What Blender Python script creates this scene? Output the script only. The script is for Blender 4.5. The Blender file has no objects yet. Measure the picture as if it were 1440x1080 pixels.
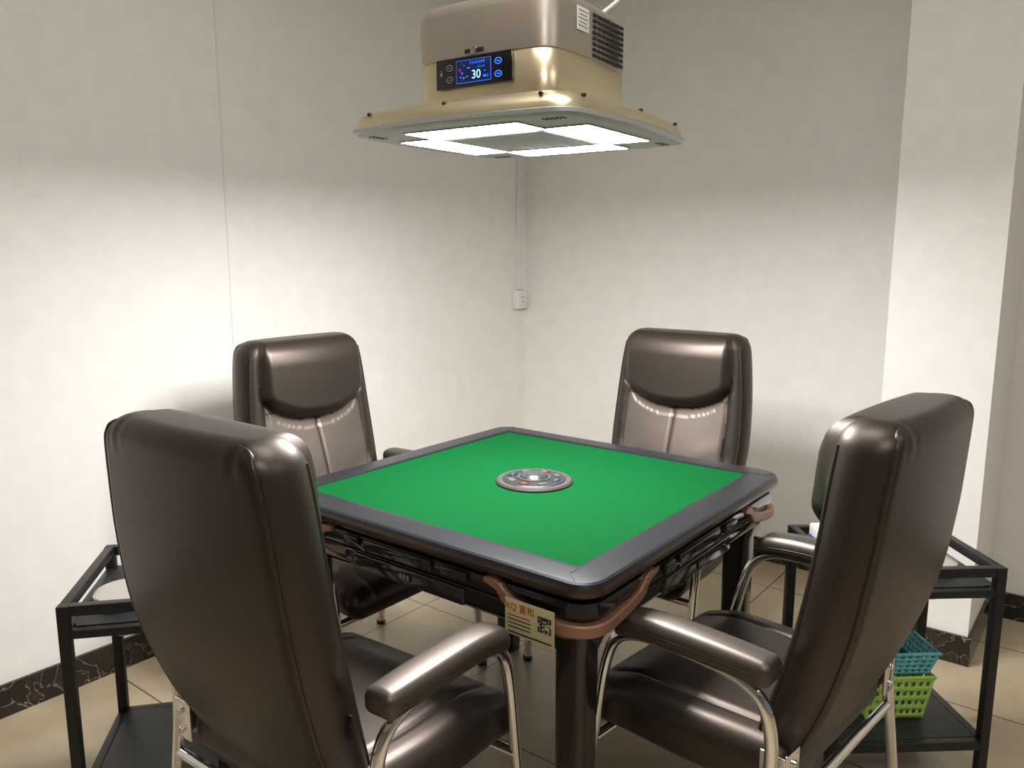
import bpy, bmesh, math, random
from mathutils import Vector, Matrix
random.seed(4)
scn = bpy.context.scene
try:
    scn.view_settings.view_transform = 'Standard'
except Exception:
    pass
PI = math.pi

# ------------------------------------------------------------ materials
def mat(name, col, rough=0.5, metal=0.0, emit=None, estr=0.0, coat=0.0, coat_r=0.1, spec=0.5,
        noise=None, bump=None, sheen=0.0):
    m = bpy.data.materials.new(name); m.use_nodes = True
    nt = m.node_tree; b = nt.nodes['Principled BSDF']
    b.inputs['Base Color'].default_value = (*col, 1)
    b.inputs['Roughness'].default_value = rough
    b.inputs['Metallic'].default_value = metal
    b.inputs['Coat Weight'].default_value = coat
    b.inputs['Coat Roughness'].default_value = coat_r
    b.inputs['Specular IOR Level'].default_value = spec
    b.inputs['Sheen Weight'].default_value = sheen
    if emit:
        b.inputs['Emission Color'].default_value = (*emit, 1)
        b.inputs['Emission Strength'].default_value = estr
    tc = nt.nodes.new('ShaderNodeTexCoord')
    if noise:
        sc, amt = noise
        n = nt.nodes.new('ShaderNodeTexNoise'); n.inputs['Scale'].default_value = sc
        n.inputs['Detail'].default_value = 5
        nt.links.new(tc.outputs['Object'], n.inputs['Vector'])
        r = nt.nodes.new('ShaderNodeMapRange')
        r.inputs[1].default_value = 0.3; r.inputs[2].default_value = 0.7
        r.inputs[3].default_value = 1 - amt; r.inputs[4].default_value = 1 + amt
        nt.links.new(n.outputs['Fac'], r.inputs[0])
        mx = nt.nodes.new('ShaderNodeVectorMath'); mx.operation = 'SCALE'
        mx.inputs[0].default_value = col
        nt.links.new(r.outputs[0], mx.inputs['Scale'])
        nt.links.new(mx.outputs[0], b.inputs['Base Color'])
    if bump:
        sc, st = bump
        n = nt.nodes.new('ShaderNodeTexNoise'); n.inputs['Scale'].default_value = sc
        n.inputs['Detail'].default_value = 3
        nt.links.new(tc.outputs['Object'], n.inputs['Vector'])
        bp = nt.nodes.new('ShaderNodeBump'); bp.inputs['Strength'].default_value = st
        bp.inputs['Distance'].default_value = 0.002
        nt.links.new(n.outputs['Fac'], bp.inputs['Height'])
        nt.links.new(bp.outputs[0], b.inputs['Normal'])
    return m

M_wall = mat('wallpaper', (0.84, 0.825, 0.785), 0.75, noise=(14, 0.025), bump=(60, 0.25))
M_rwall = mat('rear_wall_darkened', (0.30, 0.285, 0.26), 0.8, noise=(10, 0.04))  # unseen rear walls, colour darkened to cut bounced light on chair backs
M_ceil = mat('ceiling_paint', (0.86, 0.85, 0.83), 0.8)
M_leather = mat('bronze_leather', (0.074, 0.059, 0.050), 0.43, metal=0.85, bump=(45, 0.10), spec=0.5, coat=0.14, coat_r=0.25)
M_leather_sheen = mat('bronze_leather_lamp_sheen', (0.175, 0.145, 0.125), 0.45, metal=0.75, bump=(45, 0.10), spec=0.5, coat=0.12, coat_r=0.28)  # same leather, lighter colour paints lamp sheen on the front panels
M_leather_d = mat('leather_seam', (0.012, 0.010, 0.009), 0.45)
M_chrome = mat('chrome', (0.85, 0.85, 0.86), 0.07, metal=1)
M_black = mat('black_plastic', (0.012, 0.012, 0.013), 0.4)
M_piano = mat('piano_black', (0.005, 0.005, 0.006), 0.12, coat=0.7, coat_r=0.04)
M_rim = mat('graphite_rim', (0.018, 0.020, 0.026), 0.32, metal=0.3)
M_rimedge = mat('bronze_edge', (0.075, 0.055, 0.045), 0.25, metal=0.7)
M_felt = mat('green_felt', (0.0006, 0.062, 0.0140), 0.95, noise=(180, 0.08), bump=(700, 0.3), spec=0.08)
M_copper = mat('copper_trim', (0.32, 0.165, 0.108), 0.36, metal=0.35)
M_leg = mat('table_leg_metal', (0.024, 0.020, 0.018), 0.2, metal=0.6, coat=0.5)
M_steelframe = mat('black_powder_steel', (0.009, 0.009, 0.009), 0.45)
M_board = mat('black_board', (0.016, 0.016, 0.017), 0.5, noise=(30, 0.15))
M_steel = mat('stainless', (0.62, 0.60, 0.56), 0.2, metal=1)
M_gold = mat('hood_gold', (0.76, 0.66, 0.45), 0.30, metal=0.85)
M_champ = mat('hood_champagne', (0.47, 0.41, 0.355), 0.36, metal=0.7)
M_silver = mat('hood_silver', (0.50, 0.50, 0.52), 0.4, metal=0.5)
M_under = mat('hood_underside', (0.42, 0.42, 0.43), 0.5, metal=0.3)
M_glassb = mat('display_glass', (0.004, 0.004, 0.006), 0.08, coat=0.5)
M_led = mat('led_panel', (1, 1, 1), 0.5, emit=(1.0, 0.975, 0.955), estr=116)
M_blue = mat('display_blue', (0, 0, 0), 0.5, emit=(0.03, 0.17, 1.0), estr=2.4)
M_digit = mat('display_digits', (0, 0, 0), 0.5, emit=(0.25, 0.5, 1.0), estr=2.6)
M_blued = mat('display_blue_bg', (0, 0, 0), 0.5, emit=(0.0, 0.004, 0.05), estr=1.0)
M_red = mat('display_red', (0, 0, 0), 0.5, emit=(1.0, 0.05, 0.05), estr=1.5)
M_grey = mat('grey_marking', (0.2, 0.2, 0.2), 0.5)
M_white = mat('white_plastic', (0.80, 0.79, 0.76), 0.4)
M_sticker = mat('cream_sticker', (0.52, 0.46, 0.26), 0.6)
M_stred = mat('sticker_red', (0.40, 0.03, 0.02), 0.6)
M_ink = mat('ink', (0.01, 0.01, 0.012), 0.6)
M_disc = mat('console_beige', (0.046, 0.043, 0.037), 0.5)
M_disc2 = mat('console_grey', (0.028, 0.030, 0.031), 0.4, metal=0.2)
M_dblue = mat('console_blue', (0.004, 0.02, 0.08), 0.3)
M_dred = mat('console_red', (0.11, 0.006, 0.003), 0.3)
M_dome = mat('console_dome', (0.035, 0.045, 0.048), 0.25, coat=0.2)
M_mark = mat('console_marking', (0.072, 0.072, 0.068), 0.5)
M_green = mat('lime_plastic', (0.46, 0.74, 0.16), 0.4)
M_teal = mat('teal_plastic', (0.16, 0.54, 0.62), 0.4)
M_tblue = mat('tissue_blue', (0.05, 0.15, 0.5), 0.5)
M_tagred = mat('tag_red', (0.15, 0.01, 0.01), 0.6)

def floor_mat():
    m = bpy.data.materials.new('floor_tiles'); m.use_nodes = True
    nt = m.node_tree; b = nt.nodes['Principled BSDF']
    tc = nt.nodes.new('ShaderNodeTexCoord')
    br = nt.nodes.new('ShaderNodeTexBrick')
    br.offset = 0; br.squash = 1
    br.inputs['Color1'].default_value = (0.47, 0.38, 0.26, 1)
    br.inputs['Color2'].default_value = (0.44, 0.355, 0.24, 1)
    br.inputs['Mortar'].default_value = (0.14, 0.105, 0.07, 1)
    br.inputs['Scale'].default_value = 1.0
    br.inputs['Mortar Size'].default_value = 0.003
    br.inputs['Brick Width'].default_value = 0.5
    br.inputs['Row Height'].default_value = 0.5
    nt.links.new(tc.outputs['Object'], br.inputs['Vector'])
    n = nt.nodes.new('ShaderNodeTexNoise'); n.inputs['Scale'].default_value = 6; n.inputs['Detail'].default_value = 6
    nt.links.new(tc.outputs['Object'], n.inputs['Vector'])
    r = nt.nodes.new('ShaderNodeMapRange'); r.inputs[1].default_value = .3; r.inputs[2].default_value = .7
    r.inputs[3].default_value = .9; r.inputs[4].default_value = 1.1
    nt.links.new(n.outputs['Fac'], r.inputs[0])
    mx = nt.nodes.new('ShaderNodeVectorMath'); mx.operation = 'SCALE'
    nt.links.new(br.outputs['Color'], mx.inputs[0]); nt.links.new(r.outputs[0], mx.inputs['Scale'])
    nt.links.new(mx.outputs[0], b.inputs['Base Color'])
    b.inputs['Roughness'].default_value = 0.26
    return m
M_floor = floor_mat()

def marble_mat():
    m = bpy.data.materials.new('black_marble'); m.use_nodes = True
    nt = m.node_tree; b = nt.nodes['Principled BSDF']
    tc = nt.nodes.new('ShaderNodeTexCoord')
    n = nt.nodes.new('ShaderNodeTexNoise'); n.inputs['Scale'].default_value = 7
    n.inputs['Detail'].default_value = 8; n.inputs['Distortion'].default_value = 1.6
    nt.links.new(tc.outputs['Object'], n.inputs['Vector'])
    cr = nt.nodes.new('ShaderNodeValToRGB')
    e = cr.color_ramp.elements
    e[0].position = 0.0; e[0].color = (0.012, 0.010, 0.009, 1)
    e[1].position = 1.0; e[1].color = (0.012, 0.010, 0.009, 1)
    for p, c in ((0.490, (0.014, 0.011, 0.010, 1)), (0.50, (0.25, 0.21, 0.17, 1)), (0.508, (0.016, 0.012, 0.010, 1)),
                 (0.60, (0.03, 0.022, 0.016, 1))):
        x = e.new(p); x.color = c
    nt.links.new(n.outputs['Fac'], cr.inputs[0])
    nt.links.new(cr.outputs[0], b.inputs['Base Color'])
    b.inputs['Roughness'].default_value = 0.15
    return m
M_marble = marble_mat()

# ------------------------------------------------------------ mesh builder
class MB:
    def __init__(s, mats):
        s.v = []; s.f = []; s.m = []; s.mats = mats
    def add(s, vs, fs, m=0, M=None):
        o = len(s.v)
        for p in vs:
            p = Vector(p)
            s.v.append(M @ p if M else p)
        for f in fs:
            s.f.append([i + o for i in f]); s.m.append(m)
    def loft(s, loops, m=0, cap0=True, cap1=True, closed=True, M=None):
        vs = []; fs = []; n = len(loops[0])
        for l in loops: vs += [Vector(p) for p in l]
        for k in range(len(loops) - 1):
            for i in range(n if closed else n - 1):
                j = (i + 1) % n
                fs.append([k * n + i, k * n + j, (k + 1) * n + j, (k + 1) * n + i])
        for flag, base in ((cap0, 0), (cap1, (len(loops) - 1) * n)):
            if flag:
                c = sum((vs[base + i] for i in range(n)), Vector()) / n
                ci = len(vs); vs.append(c)
                for i in range(n): fs.append([base + i, base + (i + 1) % n, ci])
        s.add(vs, fs, m, M)
    def cyl(s, c, r, h, m=0, seg=32, axis='Z', M=None, r2=None):
        r2 = r if r2 is None else r2
        R = {'Z': Matrix(), 'X': Matrix.Rotation(PI / 2, 4, 'Y'), 'Y': Matrix.Rotation(-PI / 2, 4, 'X')}[axis]
        T = Matrix.Translation(c) @ R
        if M: T = M @ T
        b = min(0.15 * h, 0.002)
        L = []
        for rr, z in ((r - b, -h / 2), (r, -h / 2 + b), (r2, h / 2 - b), (r2 - b, h / 2)):
            L.append([(rr * math.cos(2 * PI * i / seg), rr * math.sin(2 * PI * i / seg), z) for i in range(seg)])
        s.loft(L, m, M=T)
    def tube(s, pts, r, m=0, seg=12, sub=6, closed=False, M=None):
        P = [Vector(p) for p in pts]
        if sub > 1:
            Q = []; n = len(P)
            for i in range(n if closed else n - 1):
                p0 = P[(i - 1) % n] if (closed or i > 0) else P[0] * 2 - P[1]
                p1 = P[i]; p2 = P[(i + 1) % n]
                p3 = P[(i + 2) % n] if (closed or i + 2 < n) else P[-1] * 2 - P[-2]
                for k in range(sub):
                    t = k / sub
                    Q.append(0.5 * ((2 * p1) + (p2 - p0) * t + (2 * p0 - 5 * p1 + 4 * p2 - p3) * t * t + (3 * p1 - p0 - 3 * p2 + p3) * t ** 3))
            if not closed: Q.append(P[-1])
            P = Q
        n = len(P); L = []; prev = None
        for i in range(n):
            if closed: t = (P[(i + 1) % n] - P[i - 1]).normalized()
            else: t = (P[min(i + 1, n - 1)] - P[max(i - 1, 0)]).normalized()
            if prev is None:
                a = Vector((0, 0, 1)) if abs(t.z) < .9 else Vector((1, 0, 0))
                u = t.cross(a).normalized()
            else:
                u = (prev - t * prev.dot(t)).normalized()
            prev = u; w = t.cross(u)
            L.append([P[i] + r * (math.cos(2 * PI * k / seg) * u + math.sin(2 * PI * k / seg) * w) for k in range(seg)])
        if closed: L.append(L[0])
        s.loft(L, m, cap0=not closed, cap1=not closed, M=M)
    def rbox(s, c, size, r=0.003, m=0, seg=2, n=(1, 1, 1), M=None, fn=None, rot=None):
        h = [x / 2 for x in size]; r = min(r, min(h) * 0.999)
        ax = []
        for k in range(3):
            inn = h[k] - r
            lo = [-inn - r * math.tan(PI / 4 * (1 - i / seg)) for i in range(seg + 1)]
            mid = [-inn + 2 * inn * i / n[k] for i in range(1, n[k])]
            hi = [-x for x in reversed(lo)]
            ax.append(lo + mid + hi)
        idx = {}; vs = []; fs = []
        def vid(i, j, k):
            if (i, j, k) in idx: return idx[(i, j, k)]
            p = Vector((ax[0][i], ax[1][j], ax[2][k]))
            q = Vector([max(-(h[a] - r), min(h[a] - r, p[a])) for a in range(3)])
            d = p - q
            if d.length > 1e-9: p = q + d.normalized() * r
            if fn: p = fn(p)
            idx[(i, j, k)] = len(vs); vs.append(p); return idx[(i, j, k)]
        N = [len(a) - 1 for a in ax]
        for k in (0, N[2]):
            for i in range(N[0]):
                for j in range(N[1]): fs.append([vid(i, j, k), vid(i + 1, j, k), vid(i + 1, j + 1, k), vid(i, j + 1, k)])
        for j in (0, N[1]):
            for i in range(N[0]):
                for k in range(N[2]): fs.append([vid(i, j, k), vid(i + 1, j, k), vid(i + 1, j, k + 1), vid(i, j, k + 1)])
        for i in (0, N[0]):
            for j in range(N[1]):
                for k in range(N[2]): fs.append([vid(i, j, k), vid(i, j + 1, k), vid(i, j + 1, k + 1), vid(i, j, k + 1)])
        T = Matrix.Translation(c)
        if rot: T = T @ rot
        if M: T = M @ T
        s.add(vs, fs, m, T)
    def mesh(s, name, sharp=35):
        me = bpy.data.meshes.new(name)
        me.from_pydata([tuple(v) for v in s.v], [], s.f)
        for m in s.mats: me.materials.append(m)
        for p, mi in zip(me.polygons, s.m): p.material_index = mi; p.use_smooth = True
        bm = bmesh.new(); bm.from_mesh(me)
        bmesh.ops.remove_doubles(bm, verts=bm.verts, dist=1e-6)
        bmesh.ops.recalc_face_normals(bm, faces=bm.faces)
        a = math.radians(sharp)
        for e in bm.edges:
            if len(e.link_faces) == 2: e.smooth = e.calc_face_angle(0) < a
        bm.to_mesh(me); bm.free()
        return me
    def build(s, name, parent=None, loc=(0, 0, 0), rz=0, sharp=35):
        o = bpy.data.objects.new(name, s.mesh(name, sharp))
        scn.collection.objects.link(o)
        o.location = loc; o.rotation_euler = (0, 0, rz)
        if parent: o.parent = parent
        return o

def empty(name, loc=(0, 0, 0), rz=0):
    e = bpy.data.objects.new(name, None); e.empty_display_size = 0.1
    scn.collection.objects.link(e); e.location = loc; e.rotation_euler = (0, 0, rz)
    return e

def text(name, body, size, m, parent, M):
    cu = bpy.data.curves.new(name, 'FONT'); cu.body = body; cu.size = size
    cu.align_x = 'CENTER'; cu.align_y = 'CENTER'; cu.extrude = 0.0002
    o = bpy.data.objects.new(name, cu); scn.collection.objects.link(o)
    cu.materials.append(m)
    o.parent = parent; o.matrix_local = M
    return o

def rsq(h, r, z, seg=8, ex=4, bulge=0.0):
    pts = []
    c = h - r
    for q in range(4):
        a0 = q * PI / 2
        cx = c * (1 if q in (0, 3) else -1); cy = c * (1 if q in (0, 1) else -1)
        arc = [(cx + r * math.cos(a0 + PI / 2 * i / seg), cy + r * math.sin(a0 + PI / 2 * i / seg)) for i in range(seg + 1)]
        pts += arc
        q2 = (q + 1) % 4
        nx = c * (1 if q2 in (0, 3) else -1); ny = c * (1 if q2 in (0, 1) else -1)
        a1 = q2 * PI / 2
        nxt = (nx + r * math.cos(a1), ny + r * math.sin(a1))
        for i in range(1, ex):
            t = i / ex
            x = arc[-1][0] * (1 - t) + nxt[0] * t; y = arc[-1][1] * (1 - t) + nxt[1] * t
            if bulge:
                k = bulge * math.sin(PI * t)
                nrm = (math.cos(a1), math.sin(a1))
                x += nrm[0] * k; y += nrm[1] * k
            pts.append((x, y))
    return [(x, y, z) for x, y in pts]

# ------------------------------------------------------------ room
XL, XLp, YB = -1.363, -1.343, 1.758
XR, YF, H = 4.6, -4.8, 2.85
def slab(name, x0, x1, y0, y1, z0, z1, m):
    b = MB([m]); c = ((x0 + x1) / 2, (y0 + y1) / 2, (z0 + z1) / 2)
    hx, hy, hz = (x1 - x0) / 2, (y1 - y0) / 2, (z1 - z0) / 2
    vs = [(sx * hx, sy * hy, sz * hz) for sx in (-1, 1) for sy in (-1, 1) for sz in (-1, 1)]
    fs = [[0, 1, 3, 2], [4, 6, 7, 5], [0, 4, 5, 1], [2, 3, 7, 6], [0, 2, 6, 4], [1, 5, 7, 3]]
    b.add(vs, fs); return b.build(name, loc=c)
slab('floor', XL - .1, XR + .1, YF - .1, YB + .1, -.1, 0, M_floor)
slab('ceiling', XL - .1, XR + .1, YF - .1, YB + .1, H, H + .1, M_ceil)
slab('wall_left', XL - .1, XL, YF - .1, YB + .1, 0, H, M_wall)
slab('wall_back', XL, XR + .1, YB, YB + .1, 0, H, M_wall)
slab('wall_right', XR, XR + .1, YF - .1, YB, 0, H, M_rwall)
slab('wall_front', XL, XR, YF - .1, YF, 0, H, M_rwall)
slab('wall_pier_left', XL, XLp, YF, 0.0, 0, H, M_wall)
PX0, PX1, PY = 0.547, 0.872, 1.263
slab('wall_pier_back', PX0, PX1, PY, YB, 0, H, M_wall)
bh = .10; bt = .012
slab('baseboard_left', XL, XL + bt, 0.0, YB, 0, bh, M_marble)
slab('baseboard_left_pier', XLp, XLp + bt, YF, 0.0, 0, bh, M_marble)
slab('baseboard_back', XL + bt, PX0, YB - bt, YB, 0, bh, M_marble)
slab('baseboard_back_right', PX1 + bt, XR, YB - bt, YB, 0, bh, M_marble)
slab('baseboard_pier', PX0 - bt, PX1 + bt, PY - bt, PY, 0, bh, M_marble)
slab('baseboard_pier_side', PX1, PX1 + bt, PY, YB - bt, 0, bh, M_marble)
slab('baseboard_pier_inner', PX0 - bt, PX0, PY, YB - bt, 0, bh, M_marble)
slab('trim_corner_bead', XLp - .006, XLp + .003, -.006, .003, bh, H, M_white)

e = empty('wall_socket', (XL, YB - .065, 1.12))
b = MB([M_white, M_ink])
b.rbox((.018, 0, 0), (.036, .088, .095), .005)
b.rbox((.037, 0, 0), (.004, .06, .066), .0015)
for dy, dz in ((-.01, .012), (.01, .012), (0, -.012)): b.rbox((.0395, dy, dz), (.001, .004, .01), .0003, m=1)
b.build('socket_box', e)
e = empty('cable_trunking', (XL, YB - .06, 0))
b = MB([M_white]); b.rbox((.008, 0, (H + 1.17) / 2), (.016, .028, H - 1.17), .003); b.build('conduit', e)

# ------------------------------------------------------------ mahjong table
T = empty('mahjong_table', (0, 0, 0))
FO = .4135
b = MB([M_rim, M_rimedge])
prof = [(.474, .05, .742), (.486, .055, .744), (.4915, .057, .749), (.4925, .057, .758), (.490, .056, .766)]
b.loft([rsq(h, r, z) for h, r, z in prof], 1, cap0=False, cap1=False)
prof = [(.490, .056, .766), (.487, .054, .7725), (.482, .050, .7755), (.476, .046, .7762), (.430, .020, .7775), (.420, .012, .7780), (FO + .004, .010, .7775), (FO + .001, .008, .776), (FO, .008, .770)]
b.loft([rsq(h, r, z) for h, r, z in prof], 0, cap0=False, cap1=False)
b.build('rim', T, sharp=22)
b = MB([M_felt]); b.loft([rsq(FO + .002, .008, .766), rsq(FO + .002, .008, .7735)], 0, cap0=False); b.build('felt', T)
b = MB([M_ink])
for k in range(4):
    R = Matrix.Rotation(k * PI / 2, 4, 'Z')
    b.rbox((.436, .420, .7777), (.034, .0015, .001), .0004, M=R)
    b.rbox((.468, .434, .7770), (.0015, .034, .001), .0004, M=R, rot=Matrix.Rotation(-.75, 4, 'Z'))
b.build('rim_seams', T)
b = MB([M_piano, M_rimedge, M_leg])
prof = [(.472, .05, .748), (.470, .05, .733), (.478, .055, .729), (.480, .055, .702), (.476, .053, .695), (.468, .05, .690), (.466, .05, .655), (.452, .05, .636), (.43, .04, .626), (.39, .03, .622)]
b.loft([rsq(h, r, z) for h, r, z in prof], 0, cap0=False, cap1=True)
for k in range(4):
    R = Matrix.Rotation(k * PI / 2, 4, 'Z')
    b.rbox((.0, -.470, .666), (.34, .014, .038), .004, 0, M=R)
    b.rbox((-.02, -.482, .714), (.21, .010, .026), .003, 0, M=R)
    b.rbox((.15, -.482, .715), (.07, .012, .022), .004, 2, M=R)
    b.rbox((-.17, -.482, .714), (.045, .012, .026), .005, 2, M=R)
    b.tube([(-.19, -.4855, .722), (-.15, -.491, .716), (-.12, -.4855, .700)], .003, 1, M=R)
    b.rbox((-.0, -.470, .6895), (.60, .012, .003), .001, 1, M=R)
b.build('body', T)
b = MB([M_grey, M_ink])
for k in range(4):
    R = Matrix.Rotation(k * PI / 2, 4, 'Z')
    b.rbox((0, -.4785, .668), (.036, .003, .018), .001, 1, M=R)
    for i in range(3):
        b.rbox((-.011 + i * .011, -.4805, .668), (.006, .001, .010), .0003, 0, M=R)
b.build('badges', T)
b = MB([M_copper])
hh, rr = .477, .056
def perim(s):
    al = rr * PI / 4
    if abs(s) <= al:
        a = -PI / 4 + s / rr
        n = Vector((math.cos(a), math.sin(a), 0)); return Vector((hh - rr, -(hh - rr), 0)) + n * rr, n
    if s > 0: return Vector((hh, -(hh - rr) + (s - al), 0)), Vector((1, 0, 0))
    return Vector((hh - rr + (s + al), -hh, 0)), Vector((0, -1, 0))
zk = [(0, .676), (.06, .677), (.12, .685), (.165, .696), (.185, .709), (.198, .724), (.232, .729)]
def zf(s):
    s = abs(s)
    for (a, za), (c, zc) in zip(zk, zk[1:]):
        if s <= c: return za + (zc - za) * (s - a) / (c - a), (zc - za) / (c - a)
    return zk[-1][1], 0
L = []
N = 96
for i in range(N + 1):
    s_ = -.230 + .46 * i / N
    p, n = perim(s_); z, sl = zf(s_)
    z = (zf(s_ - .006)[0] + zf(s_ + .006)[0] + z) / 3
    w = .0130 * math.sqrt(1 + sl * sl)
    if abs(s_) > .19: w = .0130 * (1 - (abs(s_) - .19) / .04 * .6)
    inn = p - n * .016; out = p + n * .012; mid = p + n * .009
    L.append([inn + Vector((0, 0, z + w)), mid + Vector((0, 0, z + w)), out + Vector((0, 0, z + w * .75)), out + Vector((0, 0, z - w * .75)),
              mid + Vector((0, 0, z - w)), inn + Vector((0, 0, z - w))])
for k in range(4): b.loft(L, 0, M=Matrix.Rotation(k * PI / 2, 4, 'Z'))
b.build('copper_trims', T)
for k in range(4):
    b = MB([M_leg, M_black, M_steel])
    x = .405 * (1 if k in (0, 3) else -1); y = .405 * (1 if k < 2 else -1)
    b.loft([[(p[0] + x, p[1] + y, p[2]) for p in rsq(h, r, z)] for h, r, z in ((.032, .018, .012), (.033, .018, .02), (.036, .02, .60), (.046, .02, .63), (.048, .02, .65))], 0)
    b.rbox((x, y, .007), (.055, .055, .014), .004, 1)
    b.build('leg_%d' % (k + 1), T)
b = MB([M_disc, M_disc2, M_black, M_dblue, M_dred, M_dome, M_mark])
def disc(r0, z0, r1, z1, m, seg=64):
    b.loft([[(r * math.cos(2 * PI * i / seg), r * math.sin(2 * PI * i / seg), z) for i in range(seg)] for r, z in ((r0, z0), (r1, z1))], m, cap0=False)
disc(.103, .772, .102, .778, 2)
disc(.100, .778, .097, .782, 0)
disc(.084, .782, .083, .783, 2)
disc(.082, .783, .080, .7845, 1)
disc(.046, .7845, .044, .789, 0)
disc(.038, .789, .036, .791, 2)
disc(.033, .791, .026, .797, 5)
for k in range(8):
    a = k * PI / 4 + .2
    M = Matrix.Rotation(a, 4, 'Z')
    b.rbox((.063, 0, .785), (.016, .028, .004), .0015, m=[3, 0, 4, 0, 3, 6, 4, 0][k], M=M)
    b.rbox((.063, 0, .7872), (.008, .012, .0008), .0003, m=6, M=M)
for k in range(36):
    M = Matrix.Rotation(k * PI / 18, 4, 'Z')
    if k % 9 in (0, 1, 2, 3): b.rbox((.0905, 0, .7823), (.006, .005, .0006), .0002, m=6, M=M)
b.build('centre_console', T)
b = MB([M_sticker, M_stred, M_ink])
SY = -.4915
b.rbox((.352, SY, .672), (.118, .0012, .074), .0004, 0)
for r_ in range(9):
    for c_ in range(9):
        fin = (r_ < 3 and c_ < 3) or (r_ < 3 and c_ > 5) or (r_ > 5 and c_ < 3)
        if (fin and not (r_ % 6 == 1 and c_ % 6 == 1)) or (not fin and random.random() < .5):
            b.rbox((.374 + c_ * .0035, SY - .0009, .690 - r_ * .0035), (.0034, .0006, .0034), .0001, 2, seg=1)
for i in range(4): b.rbox((.328, SY - .0009, .676 - i * .008), (.055, .0006, .0022), .0001, 2 if i else 1, seg=1)
b.rbox((.352, SY - .0009, .641), (.105, .0006, .003), .0001, 2, seg=1)
b.build('sticker', T)
text('sticker_text', 'XQ 宣和', .019, M_stred, T, Matrix.Translation((.329, SY - .0012, .693)) @ Matrix.Rotation(PI / 2, 4, 'X'))

# ------------------------------------------------------------ chair meshes
def interp(tab, z):
    if z <= tab[0][0]: return tab[0][1]
    if z >= tab[-1][0]: return tab[-1][1]
    n = len(tab)
    for i in range(n - 1):
        if z <= tab[i + 1][0]:
            x0, y0 = tab[i]; x1, y1 = tab[i + 1]; h = x1 - x0
            def sl(k):
                a = max(k - 1, 0); c = min(k + 1, n - 1)
                return (tab[c][1] - tab[a][1]) / (tab[c][0] - tab[a][0])
            t = (z - x0) / h
            return (2 * t ** 3 - 3 * t * t + 1) * y0 + (t ** 3 - 2 * t * t + t) * h * sl(i) + (-2 * t ** 3 + 3 * t * t) * y1 + (t ** 3 - t * t) * h * sl(i + 1)
ZT = 1.098; ZB = .385
Wt = [(.385, .185), (.45, .212), (.55, .235), (.70, .252), (.85, .249), (1.0, .236), (1.10, .220)]
Yt = [(.385, -.150), (.45, -.178), (.55, -.220), (.70, -.265), (.85, -.290), (1.0, -.304), (1.10, -.313)]
Tt = [(.385, .040), (.50, .052), (.70, .056), (.85, .056), (1.0, .056), (1.10, .056)]
def sm(x): x = max(0, min(1, x)); return x * x * (3 - 2 * x)
def back_section(z):
    w = interp(Wt, z); t = interp(Tt, z); y = interp(Yt, z)
    Rc = .055
    if z > ZT - Rc:
        k = math.sqrt(max(0, 1 - ((z - (ZT - Rc)) / Rc) ** 2)); w = w - Rc * .75 * (1 - k)
    Rt = .042
    if z > ZT - Rt:
        k = math.sqrt(max(0, 1 - ((z - (ZT - Rt)) / Rt) ** 2)); t = t * (.25 + .75 * k); w = w - .012 * (1 - k)
    if z < ZB + .03:
        k = math.sqrt(max(0, 1 - ((ZB + .03 - z) / .03) ** 2)); t = t * (.3 + .7 * k); w -= .02 * (1 - k)
    return w, t, y
def front_disp(x, z):
    ax = abs(x)
    hw = .200 - .060 * sm((.94 - z) / .10)
    zb = .838 + .035 * (ax / .15) ** 2.5
    dx = (hw - ax) / .030; dz = (z - zb) / .045
    ins = min(sm(dx), sm(dz)) if dx > 0 and dz > 0 else 0
    pil = .046 * math.sqrt(ins) * (1 - .25 * (ax / .18) ** 2) * (.60 + .40 * sm((1.10 - z) / .08))
    groove = 0
    if dx > -.5 and dz > -.6 and ins <= 0.02: groove = -.003
    d = pil + groove
    if pil < .001:
        d += .014 * (1 - (x / .2) ** 2) * sm((.88 - z) / .2)
        d -= .006 * math.exp(-(x / .006) ** 2) * sm((.86 - z) / .03)
        xs = .178 + .01 * math.sin((z - .4) * 4)
        d -= .006 * math.exp(-((ax - xs) / .008) ** 2)
        if z < .86: d += .009 * math.sin((z - .42) / .44 * PI) * (1 if ax < xs else 0.3)
        d += .0024 * math.sin(z * 60 + x * 28) * math.exp(-((z - .62) / .09) ** 2) * sm((ax - .04) / .1)
    return d
NF, NC, NR = 100, 10, 60
def back_ring(z):
    w, t, y = back_section(z)
    r = t * .74
    pts = []
    for i in range(NF + 1):
        x = -(w - r) + 2 * (w - r) * i / NF
        edge = sm((w - abs(x)) / .03)
        dd = front_disp(x, z) * edge * min(1, t / .03)
        pts.append((x, y + t + dd, z))
    for i in range(1, NC * 2):
        a = PI / 2 - PI * i / (NC * 2)
        pts.append((w - r + r * math.cos(a), y + t * math.sin(a), z))
    for i in range(NR + 1):
        x = (w - r) - 2 * (w - r) * i / NR
        cr_ = .0012 * math.sin(x * 180) * sm((abs(x) - .11) / .06) * sm((z - 1.02) / .05)
        pts.append((x, y - t - .012 * (1 - (x / (w - r)) ** 2) - cr_, z))
    for i in range(1, NC * 2):
        a = -PI / 2 - PI * i / (NC * 2)
        pts.append((-(w - r) + r * math.cos(a), y + t * math.sin(a), z))
    return pts
zs = [ZB + .03 * (1 - math.cos(PI / 2 * i / 6)) for i in range(6)]
zs += [ZB + .03 + (ZT - .06 - ZB - .03) * i / 120 for i in range(120)]
zs += [ZT - .06 + .06 * math.sin(PI / 2 * i / 16) for i in range(17)]
b = MB([M_leather, M_leather_sheen]); b.loft([back_ring(z) for z in zs], 0)
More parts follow.
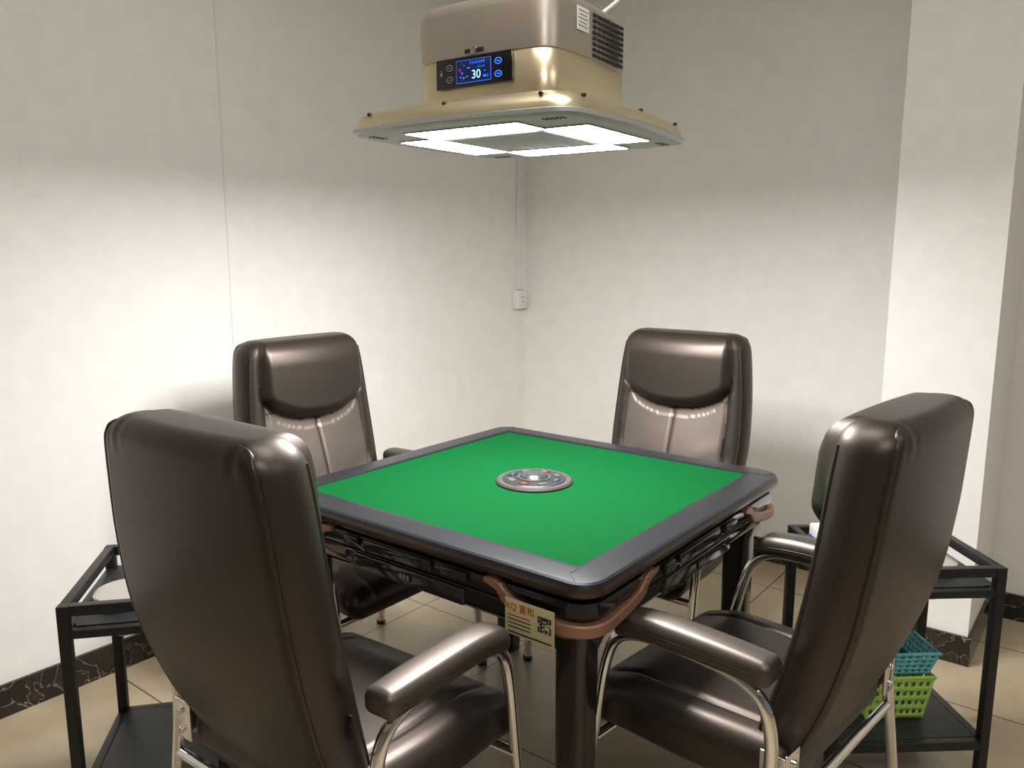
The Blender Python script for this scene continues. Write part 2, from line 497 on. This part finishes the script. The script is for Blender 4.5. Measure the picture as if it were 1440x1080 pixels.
for fi, f in enumerate(b.f):
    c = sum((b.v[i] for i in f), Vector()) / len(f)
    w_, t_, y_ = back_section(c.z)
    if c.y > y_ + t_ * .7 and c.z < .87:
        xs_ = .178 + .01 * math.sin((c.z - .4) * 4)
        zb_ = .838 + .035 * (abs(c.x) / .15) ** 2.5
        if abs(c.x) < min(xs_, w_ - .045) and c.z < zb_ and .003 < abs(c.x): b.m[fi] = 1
ME_back = b.mesh('chair_back', 60)
b = MB([M_leather])
def pip(sx, z, ang):
    w, t, y = back_section(z); r = t * .74; a = math.radians(ang)
    return (sx * (w - r + r * math.cos(a)), y + t * math.sin(a), z)
zz = [.41 + (1.053 - .41) * i / 16 for i in range(17)]
def toppath(ang):
    pth = [pip(-1, z, ang) for z in zz]
    for z in (1.068, 1.081): pth.append(pip(-1, z, ang))
    w, t, y = back_section(1.087)
    yy = y + t * math.sin(math.radians(ang))
    pth += [(-(w - .05), yy, 1.0885), (0, yy - .008, 1.089), ((w - .05), yy, 1.0885)]
    for z in (1.081, 1.068): pth.append(pip(1, z, ang))
    pth += [pip(1, z, ang) for z in reversed(zz)]
    return pth
b.tube(toppath(-58), .0042, 0, seg=8, sub=4)
for sx in (-1, 1): b.tube([pip(sx, z, 52) for z in zz], .0034, 0, seg=8, sub=3)
ME_pipe = b.mesh('chair_piping', 80)
def seatfn(p):
    x, y, z = p
    if z > 0:
        z += .012 * (1 - (x / .26) ** 2) * (1 - (y / .25) ** 2)
        z -= .006 * math.exp(-((abs(x) - .19) / .006) ** 2)
    z -= .030 * sm((y - .10) / .14) * (1 if z > 0 else .2)
    return Vector((x * (1 - .08 * sm((-y) / .23)), y, z))
b = MB([M_leather]); b.rbox((0, .015, .415), (.535, .47, .115), .045, 0, seg=5, n=(70, 24, 3), fn=seatfn); ME_seat = b.mesh('chair_seat', 60)
b = MB([M_black]); b.rbox((0, .0, .352), (.42, .38, .02), .005, 0); ME_base = b.mesh('chair_seat_base')
AY = -.055; AZ = .655
def armfn(p):
    x, y, z = p
    k = y / .165
    z += -.016 * max(0, k) ** 3 - .004 * max(0, -k) ** 2
    x *= 1 - .10 * max(0, -k) ** 2
    if z > 0: z += .005 * (1 - (x / .035) ** 2)
    return Vector((x, y, z))
ARX = .300
M_arm_sheen = mat('armrest_leather_lamp_sheen', (0.115, 0.095, 0.082), 0.42, metal=0.8, bump=(45, 0.10), coat=0.14, coat_r=0.25)  # chair leather with the lamp sheen lightened into its colour
b = MB([M_arm_sheen])
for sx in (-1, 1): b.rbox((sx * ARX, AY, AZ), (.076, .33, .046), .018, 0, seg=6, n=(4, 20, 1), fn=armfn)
ME_arm = b.mesh('chair_armrests', 70)
b = MB([M_leather_d])
for sx in (-1, 1):
    for dx in (-.0375, .0375):
        b.tube([(sx * ARX + dx * (1 - .10 * max(0, -yy / .165) ** 2), yy + AY, AZ - .016 * max(0, yy / .165) ** 3 - .004 * max(0, -yy / .165) ** 2) for yy in (-.14, -.1, -.05, 0, .05, .1, .14)], .0014, 0, seg=6, sub=3)
ME_armseam = b.mesh('chair_arm_seams', 80)
b = MB([M_chrome, M_black])
for sx in (-1, 1):
    X = lambda k: sx * (ARX - .012 * k)
    b.tube([(X(1), .225, .008), (X(1), .205, .20), (X(1), .180, .40), (X(.6), .155, .53), (X(.2), .125, .595), (X(0), .075, .622), (X(0), .01, .627), (X(0), -.08, .626), (X(0), -.150, .618),
            (X(.5), -.195, .585), (X(1), -.212, .52), (X(1.2), -.215, .42), (X(1.2), -.235, .25), (X(1.2), -.265, .008)], .0125, 0, seg=16, sub=6)
    b.cyl((X(1), .226, .007), .016, .014, 1); b.cyl((X(1.2), -.266, .007), .016, .014, 1)
    b.rbox((sx * .262, -.205, .43), (.006, .05, .09), .002, 0)
    b.rbox((sx * .240, -.232, .44), (.05, .006, .085), .002, 0)
    b.cyl((sx * .240, -.238, .46), .007, .008, 0, axis='Y', seg=12)
    b.cyl((sx * .240, -.238, .42), .007, .008, 0, axis='Y', seg=12)
    b.cyl((sx * .268, -.205, .45), .006, .03, 0, axis='X', seg=12)
b.tube([(-ARX + .01, .182, .345), (ARX - .01, .182, .345)], .011, 0, sub=1)
b.tube([(-ARX + .01, -.222, .345), (ARX - .01, -.222, .345)], .011, 0, sub=1)
ME_frame = b.mesh('chair_frame', 50)
b = MB([M_ink, M_tagred])
w_, t_, y_ = back_section(.60)
b.rbox((w_ + .004, y_ + .01, .60), (.012, .002, .045), .0008); b.rbox((w_ + .006, y_ + .01, .605), (.007, .003, .006), .0002, 1); ME_tag = b.mesh('chair_tag')

def chair(x, y, rz):
    e = empty('office_armchair', (x, y, 0), rz)
    for nm, me in (('backrest', ME_back), ('piping', ME_pipe), ('seat', ME_seat), ('seat_base', ME_base), ('armrests', ME_arm),
                   ('armrest_seams', ME_armseam), ('chrome_frame', ME_frame), ('label_tag', ME_tag)):
        o = bpy.data.objects.new(nm, me); scn.collection.objects.link(o); o.parent = e
chair(.002, -.642, .04)
chair(.597, -.030, PI / 2 - .11)
chair(-.637, -.02, -PI / 2)
chair(-.022, .615, PI)

# ------------------------------------------------------------ hood lamp
HD = empty('ceiling_hood_lamp', (-.032, -.006, 0), math.radians(4))
b = MB([M_gold, M_champ, M_black])
prof = [(.188, .05, 1.690), (.191, .052, 1.700), (.191, .052, 1.806), (.189, .05, 1.808)]
b.loft([rsq(h, r, z, bulge=.006) for h, r, z in prof], 0, cap0=True, cap1=False)
prof = [(.189, .05, 1.808), (.192, .052, 1.810), (.192, .052, 1.905), (.187, .05, 1.922), (.175, .045, 1.934), (.145, .04, 1.938)]
b.loft([rsq(h, r, z, bulge=.006) for h, r, z in prof], 1, cap0=False, cap1=True)
b.build('body', HD, sharp=50)
b = MB([M_gold, M_silver, M_black, M_under])
prof = [(.190, .05, 1.714), (.200, .052, 1.711), (.245, .055, 1.705), (.280, .055, 1.696), (.298, .058, 1.684), (.306, .06, 1.670), (.308, .06, 1.659)]
b.loft([rsq(h, r, z, ex=12, bulge=.022 * (h - .18) / .12) for h, r, z in prof], 0, cap0=False, cap1=False)
prof = [(.308, .06, 1.659), (.312, .06, 1.657), (.312, .06, 1.649), (.306, .058, 1.645)]
b.loft([rsq(h, r, z, ex=12, bulge=.022) for h, r, z in prof], 1, cap0=False, cap1=False)
prof = [(.306, .058, 1.645), (.290, .05, 1.644)]
b.loft([rsq(h, r, z, ex=12, bulge=.022) for h, r, z in prof], 3, cap0=False, cap1=True)
for k in range(4):
    R = Matrix.Rotation(k * PI / 2, 4, 'Z')
    for x in (-.235, 0, .235):
        yy = -(.298 + .020 * math.cos(x / .27 * PI / 2))
        b.cyl((x, yy + .004, 1.688), .0042, .010, 2, axis='Y', seg=12, M=R)
    for i in range(5):
        for j in range(2): b.cyl((.222 + i * .011, -.266 + j * .012 + 0, 1.6435), .0035, .002, 2, seg=10, M=R)
b.build('skirt', HD, sharp=50)
b = MB([M_led])
for k in range(4):
    R = Matrix.Rotation(k * PI / 2, 4, 'Z')
    b.add([(-.155, -.266, 1.6412), (.155, -.266, 1.6412), (.155, -.152, 1.6412), (-.155, -.152, 1.6412)], [[0, 3, 2, 1]], 0, M=R)
b.build('led_panels', HD)
b = MB([M_silver])
for k in range(4):
    R = Matrix.Rotation(k * PI / 2, 4, 'Z')
    b.rbox((0, -.268, 1.6425), (.318, .005, .003), .001, 0, M=R); b.rbox((0, -.1495, 1.6425), (.298, .005, .003), .001, 0, M=R)
    for s_ in (-1, 1): b.rbox((s_ * .1575, -.209, 1.6425), (.005, .115, .003), .001, 0, M=R)
b.build('led_bezels', HD)
b = MB([M_silver, M_grey])
for i in range(18): b.rbox((-.1275 + i * .015, 0, 1.6415), (.009, .26, .003), .001, 0)
b.rbox((0, 0, 1.6435), (.27, .27, .003), .001, 1)
for s_ in (-1, 1):
    b.rbox((s_ * .137, 0, 1.6415), (.014, .288, .004), .001, 0); b.rbox((0, s_ * .137, 1.6415), (.288, .014, .004), .001, 0)
b.build('intake_grille', HD)
b = MB([M_ink, M_white, M_grey])
for r_ in range(8):
    for c_ in range(7):
        b.rbox((.1985, -.008 + c_ * .0225, 1.818 + r_ * .0125), (.004, .018, .008), .0018, 0)
b.rbox((.1975, -.062, 1.885), (.0015, .055, .05), .0005, 1)
for i in range(5): b.rbox((.1985, -.062, 1.902 - i * .008), (.0008, .044 - (i % 2) * .01, .002), .0002, 2, seg=1)
b.build('side_vent', HD)
b = MB([M_glassb, M_blue, M_blued, M_red, M_grey, M_digit])
yf = -.199; px = -.006; pz = 1.776; kz = .80
b.rbox((px, yf, pz), (.212, .006, .066), .002, 0)
def led(x, z, w, h, m): b.rbox((px + x, yf - .0034, pz + z * kz), (w, .0008, h * kz), .0002, m, seg=1)
led(.002, 0, .096, .060, 2)
for i in range(7): led(-.006 + i * .0062, .0215, .0038, .008, 1)
led(-.012, .0085, .010, .0022, 5)
for i in range(4): led(.014 + i * .006, .0085, .0035, .006, 1)
led(-.030, .022, .010, .002, 1); led(-.024, .016, .004, .004, 1)
led(-.036, .006, .007, .007, 3); led(-.030, -.004, .006, .006, 1)
for i in range(3): led(-.034 + i * .009, -.014 - (i % 2) * .003, .006, .003, 5)
led(-.030, -.022, .012, .002, 1); led(.034, -.004, .006, .004, 1); led(.034, -.018, .010, .007, 1); led(.042, -.018, .003, .010, 1)
for s_ in (-1, 1):
    led(.002 + s_ * .048, 0, .0007, .060, 1)
    led(.002, s_ * .030, .096, .0009, 1)
for (x, z) in ((-.066, .015), (-.066, -.017), (.070, .016), (.070, -.018)):
    b.tube([(px + x + .009 * math.cos(a * PI / 6), yf - .0034, pz + z * kz + .0065 * math.sin(a * PI / 6)) for a in range(12)], .0008, 1 if x > 0 else 4, seg=6, sub=1, closed=True)
    led(x, z, .008, .0025, 1 if x > 0 else 4)
led(-.090, 0, .006, .010, 4); led(-.090, .010, .003, .004, 4)
b.build('control_panel', HD)
text('temperature_digits', '30', .026, M_digit, HD, Matrix.Translation((px + .010, yf - .0042, 1.7665)) @ Matrix.Rotation(PI / 2, 4, 'X'))
b = MB([M_steel, M_ink]); b.rbox((-.005, -.198, 1.820), (.052, .004, .009), .0018, 1); b.rbox((-.005, -.2005, 1.820), (.016, .003, .016), .001, 0)
b.build('emblem', HD)
b = MB([M_gold, M_steel])
b.cyl((0, 0, 1.955), .07, .04, 0); b.cyl((0, 0, (1.97 + H) / 2), .025, H - 1.97, 1); b.cyl((0, 0, H - .02), .07, .04, 0)
b.build('ceiling_pole', HD)
b = MB([M_white])
b.tube([(.10, .12, 1.93), (.13, .16, 1.96), (.17, .21, 2.02), (.19, .25, 2.12), (.15, .24, 2.3), (.12, .22, H - .005)], .005, 0, seg=8)
b.build('power_cable', HD)

# ------------------------------------------------------------ tea carts
def cart(cx, cy, rz, W, D, bowls):
    e = empty('tea_cart', (cx, cy, 0), rz)
    p = .024; Ht = .605; hx, hy = W / 2 - p / 2, D / 2 - p / 2
    b = MB([M_steelframe])
    for sx in (-1, 1):
        for sy in (-1, 1): b.rbox((sx * hx, sy * hy, Ht / 2), (p, p, Ht), .002)
    for z in (Ht - p / 2, Ht - .068, .125):
        for s_ in (-1, 1):
            b.rbox((0, s_ * hy, z), (W - 2 * p, p * .9, p * (1 if z != Ht - .068 else .8)), .002)
            b.rbox((s_ * hx, 0, z), (p * .9, D - 2 * p, p * (1 if z != Ht - .068 else .8)), .002)
    b.build('frame', e)
    b = MB([M_board])
    b.rbox((0, 0, .132), (W - 2 * p, D - 2 * p, .012), .002)
    zt = Ht - .062
    seg = 48
    bw, bd = W / 2 - p, D / 2 - p
    for (bx, by, br) in bowls:
        outer = []; inner = []
        for i in range(seg):
            a = 2 * PI * (i + .5) / seg; c, s_ = math.cos(a), math.sin(a)
            ts = []
            ts.append(((bw if c > 0 else -bw) - bx) / c if abs(c) > 1e-6 else 9)
            ts.append(((bd if s_ > 0 else -bd) - by) / s_ if abs(s_) > 1e-6 else 9)
            t = min(ts)
            outer.append((bx + c * t, by + s_ * t)); inner.append((bx + c * br, by + s_ * br))
        up = lambda l, z: [(x, y, z) for x, y in l]
        b.loft([up(inner, zt - .006), up(outer, zt - .006), up(outer, zt + .006), up(inner, zt + .006), up(inner, zt - .006)], 0, cap0=False, cap1=False)
    b.build('shelves', e)
    for i, (bx, by, br) in enumerate(bowls):
        b = MB([M_steel])
        pr = [(br + .010, .034), (br + .011, .032), (br + .001, .026), (br - .003, -.01), (br - .007, -.050), (br - .022, -.064), (.004, -.066),
              (.004, -.0635), (br - .024, -.0615), (br - .010, -.047), (br - .006, -.01), (br - .002, .028), (br + .010, .0355)]
        b.loft([[(bx + r * math.cos(2 * PI * k / 48), by + r * math.sin(2 * PI * k / 48), zt + z) for k in range(48)] for r, z in pr], 0)
        b.build('steel_bowl_%d' % (i + 1), e, sharp=60)
    return e
cL = Vector((-.737 + .17 * .65, -.839 + .17 * .76))
cart(cL.x, cL.y, math.radians(49.5), .34, .39, [(-.062, -.055, .060)])
cR = Vector((.755, .5685))
cart(cR.x, cR.y, math.radians(40.5), .42, .34, [(.09, -.03, .058)])

def basket(name, x, y, z, rz, m, h, W, D):
    e = empty(name, (x, y, z), rz)
    b = MB([m])
    nx = 2 * 9 + 1; nz = 2 * 4 + 1
    for side in range(4):
        R = Matrix.Rotation(side * PI / 2, 4, 'Z')
        w, d = (W, D) if side % 2 == 0 else (D, W)
        vs = []; fs = []
        xs = [-.5 + i / nx for i in range(nx + 1)]
        for j in range(nz + 1):
            k = j / nz; s_ = .82 + .18 * k
            for xx in xs: vs.append((xx * w * s_, -d / 2 * s_, k * h + .002))
        for j in range(nz):
            for i in range(nx):
                if i % 2 == 1 and j % 2 == 1: continue
                a = j * (nx + 1) + i
                fs.append([a, a + 1, a + nx + 2, a + nx + 1])
        b.add(vs, fs, 0, R)
    b.add([(sx * W / 2 * .82, sy * D / 2 * .82, .002) for sx, sy in ((-1, -1), (1, -1), (1, 1), (-1, 1))], [[0, 1, 2, 3]])
    o = b.build('wall_mesh', e, sharp=30)
    md = o.modifiers.new('t', 'SOLIDIFY'); md.thickness = .0025; md.offset = 0
    b = MB([m])
    b.tube([(W / 2, D / 2, h), (-W / 2, D / 2, h), (-W / 2, -D / 2, h), (W / 2, -D / 2, h)], .005, 0, seg=8, sub=1, closed=True)
    b.build('rim_band', e)
r40 = math.radians(40.5)
bx, by = .764, .583
basket('plastic_basket', bx, by, .1385, r40, M_green, .125, .19, .16)
basket('plastic_basket', bx, by, .268, r40, M_teal, .065, .20, .17)

def cart_pt(lx, ly):
    c, s_ = math.cos(r40), math.sin(r40)
    return (cR.x + lx * c - ly * s_, cR.y + lx * s_ + ly * c)
tx, ty = cart_pt(-.128, .072)
e = empty('tissue_box', (tx, ty, .5505), r40)
b = MB([M_white, M_tblue])
b.rbox((0, 0, .040), (.09, .08, .080), .006); b.rbox((0, 0, .042), (.0915, .0815, .022), .004, 1); b.rbox((0, 0, .0805), (.05, .025, .002), .0008, 1)
b.build('box', e)

# ------------------------------------------------------------ added fill light panels, unseen above the frame
for (x, y, sx, sy, L_) in ((.45, -.55, 1.2, .9, 7.0), (2.1, -2.0, 1.2, .6, 15.5), (2.9, -.1, .6, 1.2, 8.5)):
    md_ = mat('fill_panel_emitter', (1, 1, 1), .5, emit=(1, .98, .945), estr=L_)
    e = empty('added_fill_panel', (x, y, H), 0)
    b = MB([M_white, md_])
    b.rbox((0, 0, -.015), (sx, sy, .03), .004, 0)
    b.rbox((0, 0, -.031), (sx - .06, sy - .06, .006), .002, 1)
    b.build('fill_panel_body', e)

w = bpy.data.worlds.new('World'); scn.world = w; w.use_nodes = True
w.node_tree.nodes['Background'].inputs[0].default_value = (.8, .82, .85, 1)
w.node_tree.nodes['Background'].inputs[1].default_value = .1

# ------------------------------------------------------------ camera
cam = bpy.data.cameras.new('camera'); co = bpy.data.objects.new('camera', cam); scn.collection.objects.link(co)
cam.sensor_width = 36; cam.lens = 1130 / 1440 * 36; cam.clip_start = .02
co.location = (1.2163, -1.6518, 1.38)
co.rotation_euler = (math.radians(90 - 9.55), 0, math.radians(38))
scn.camera = co
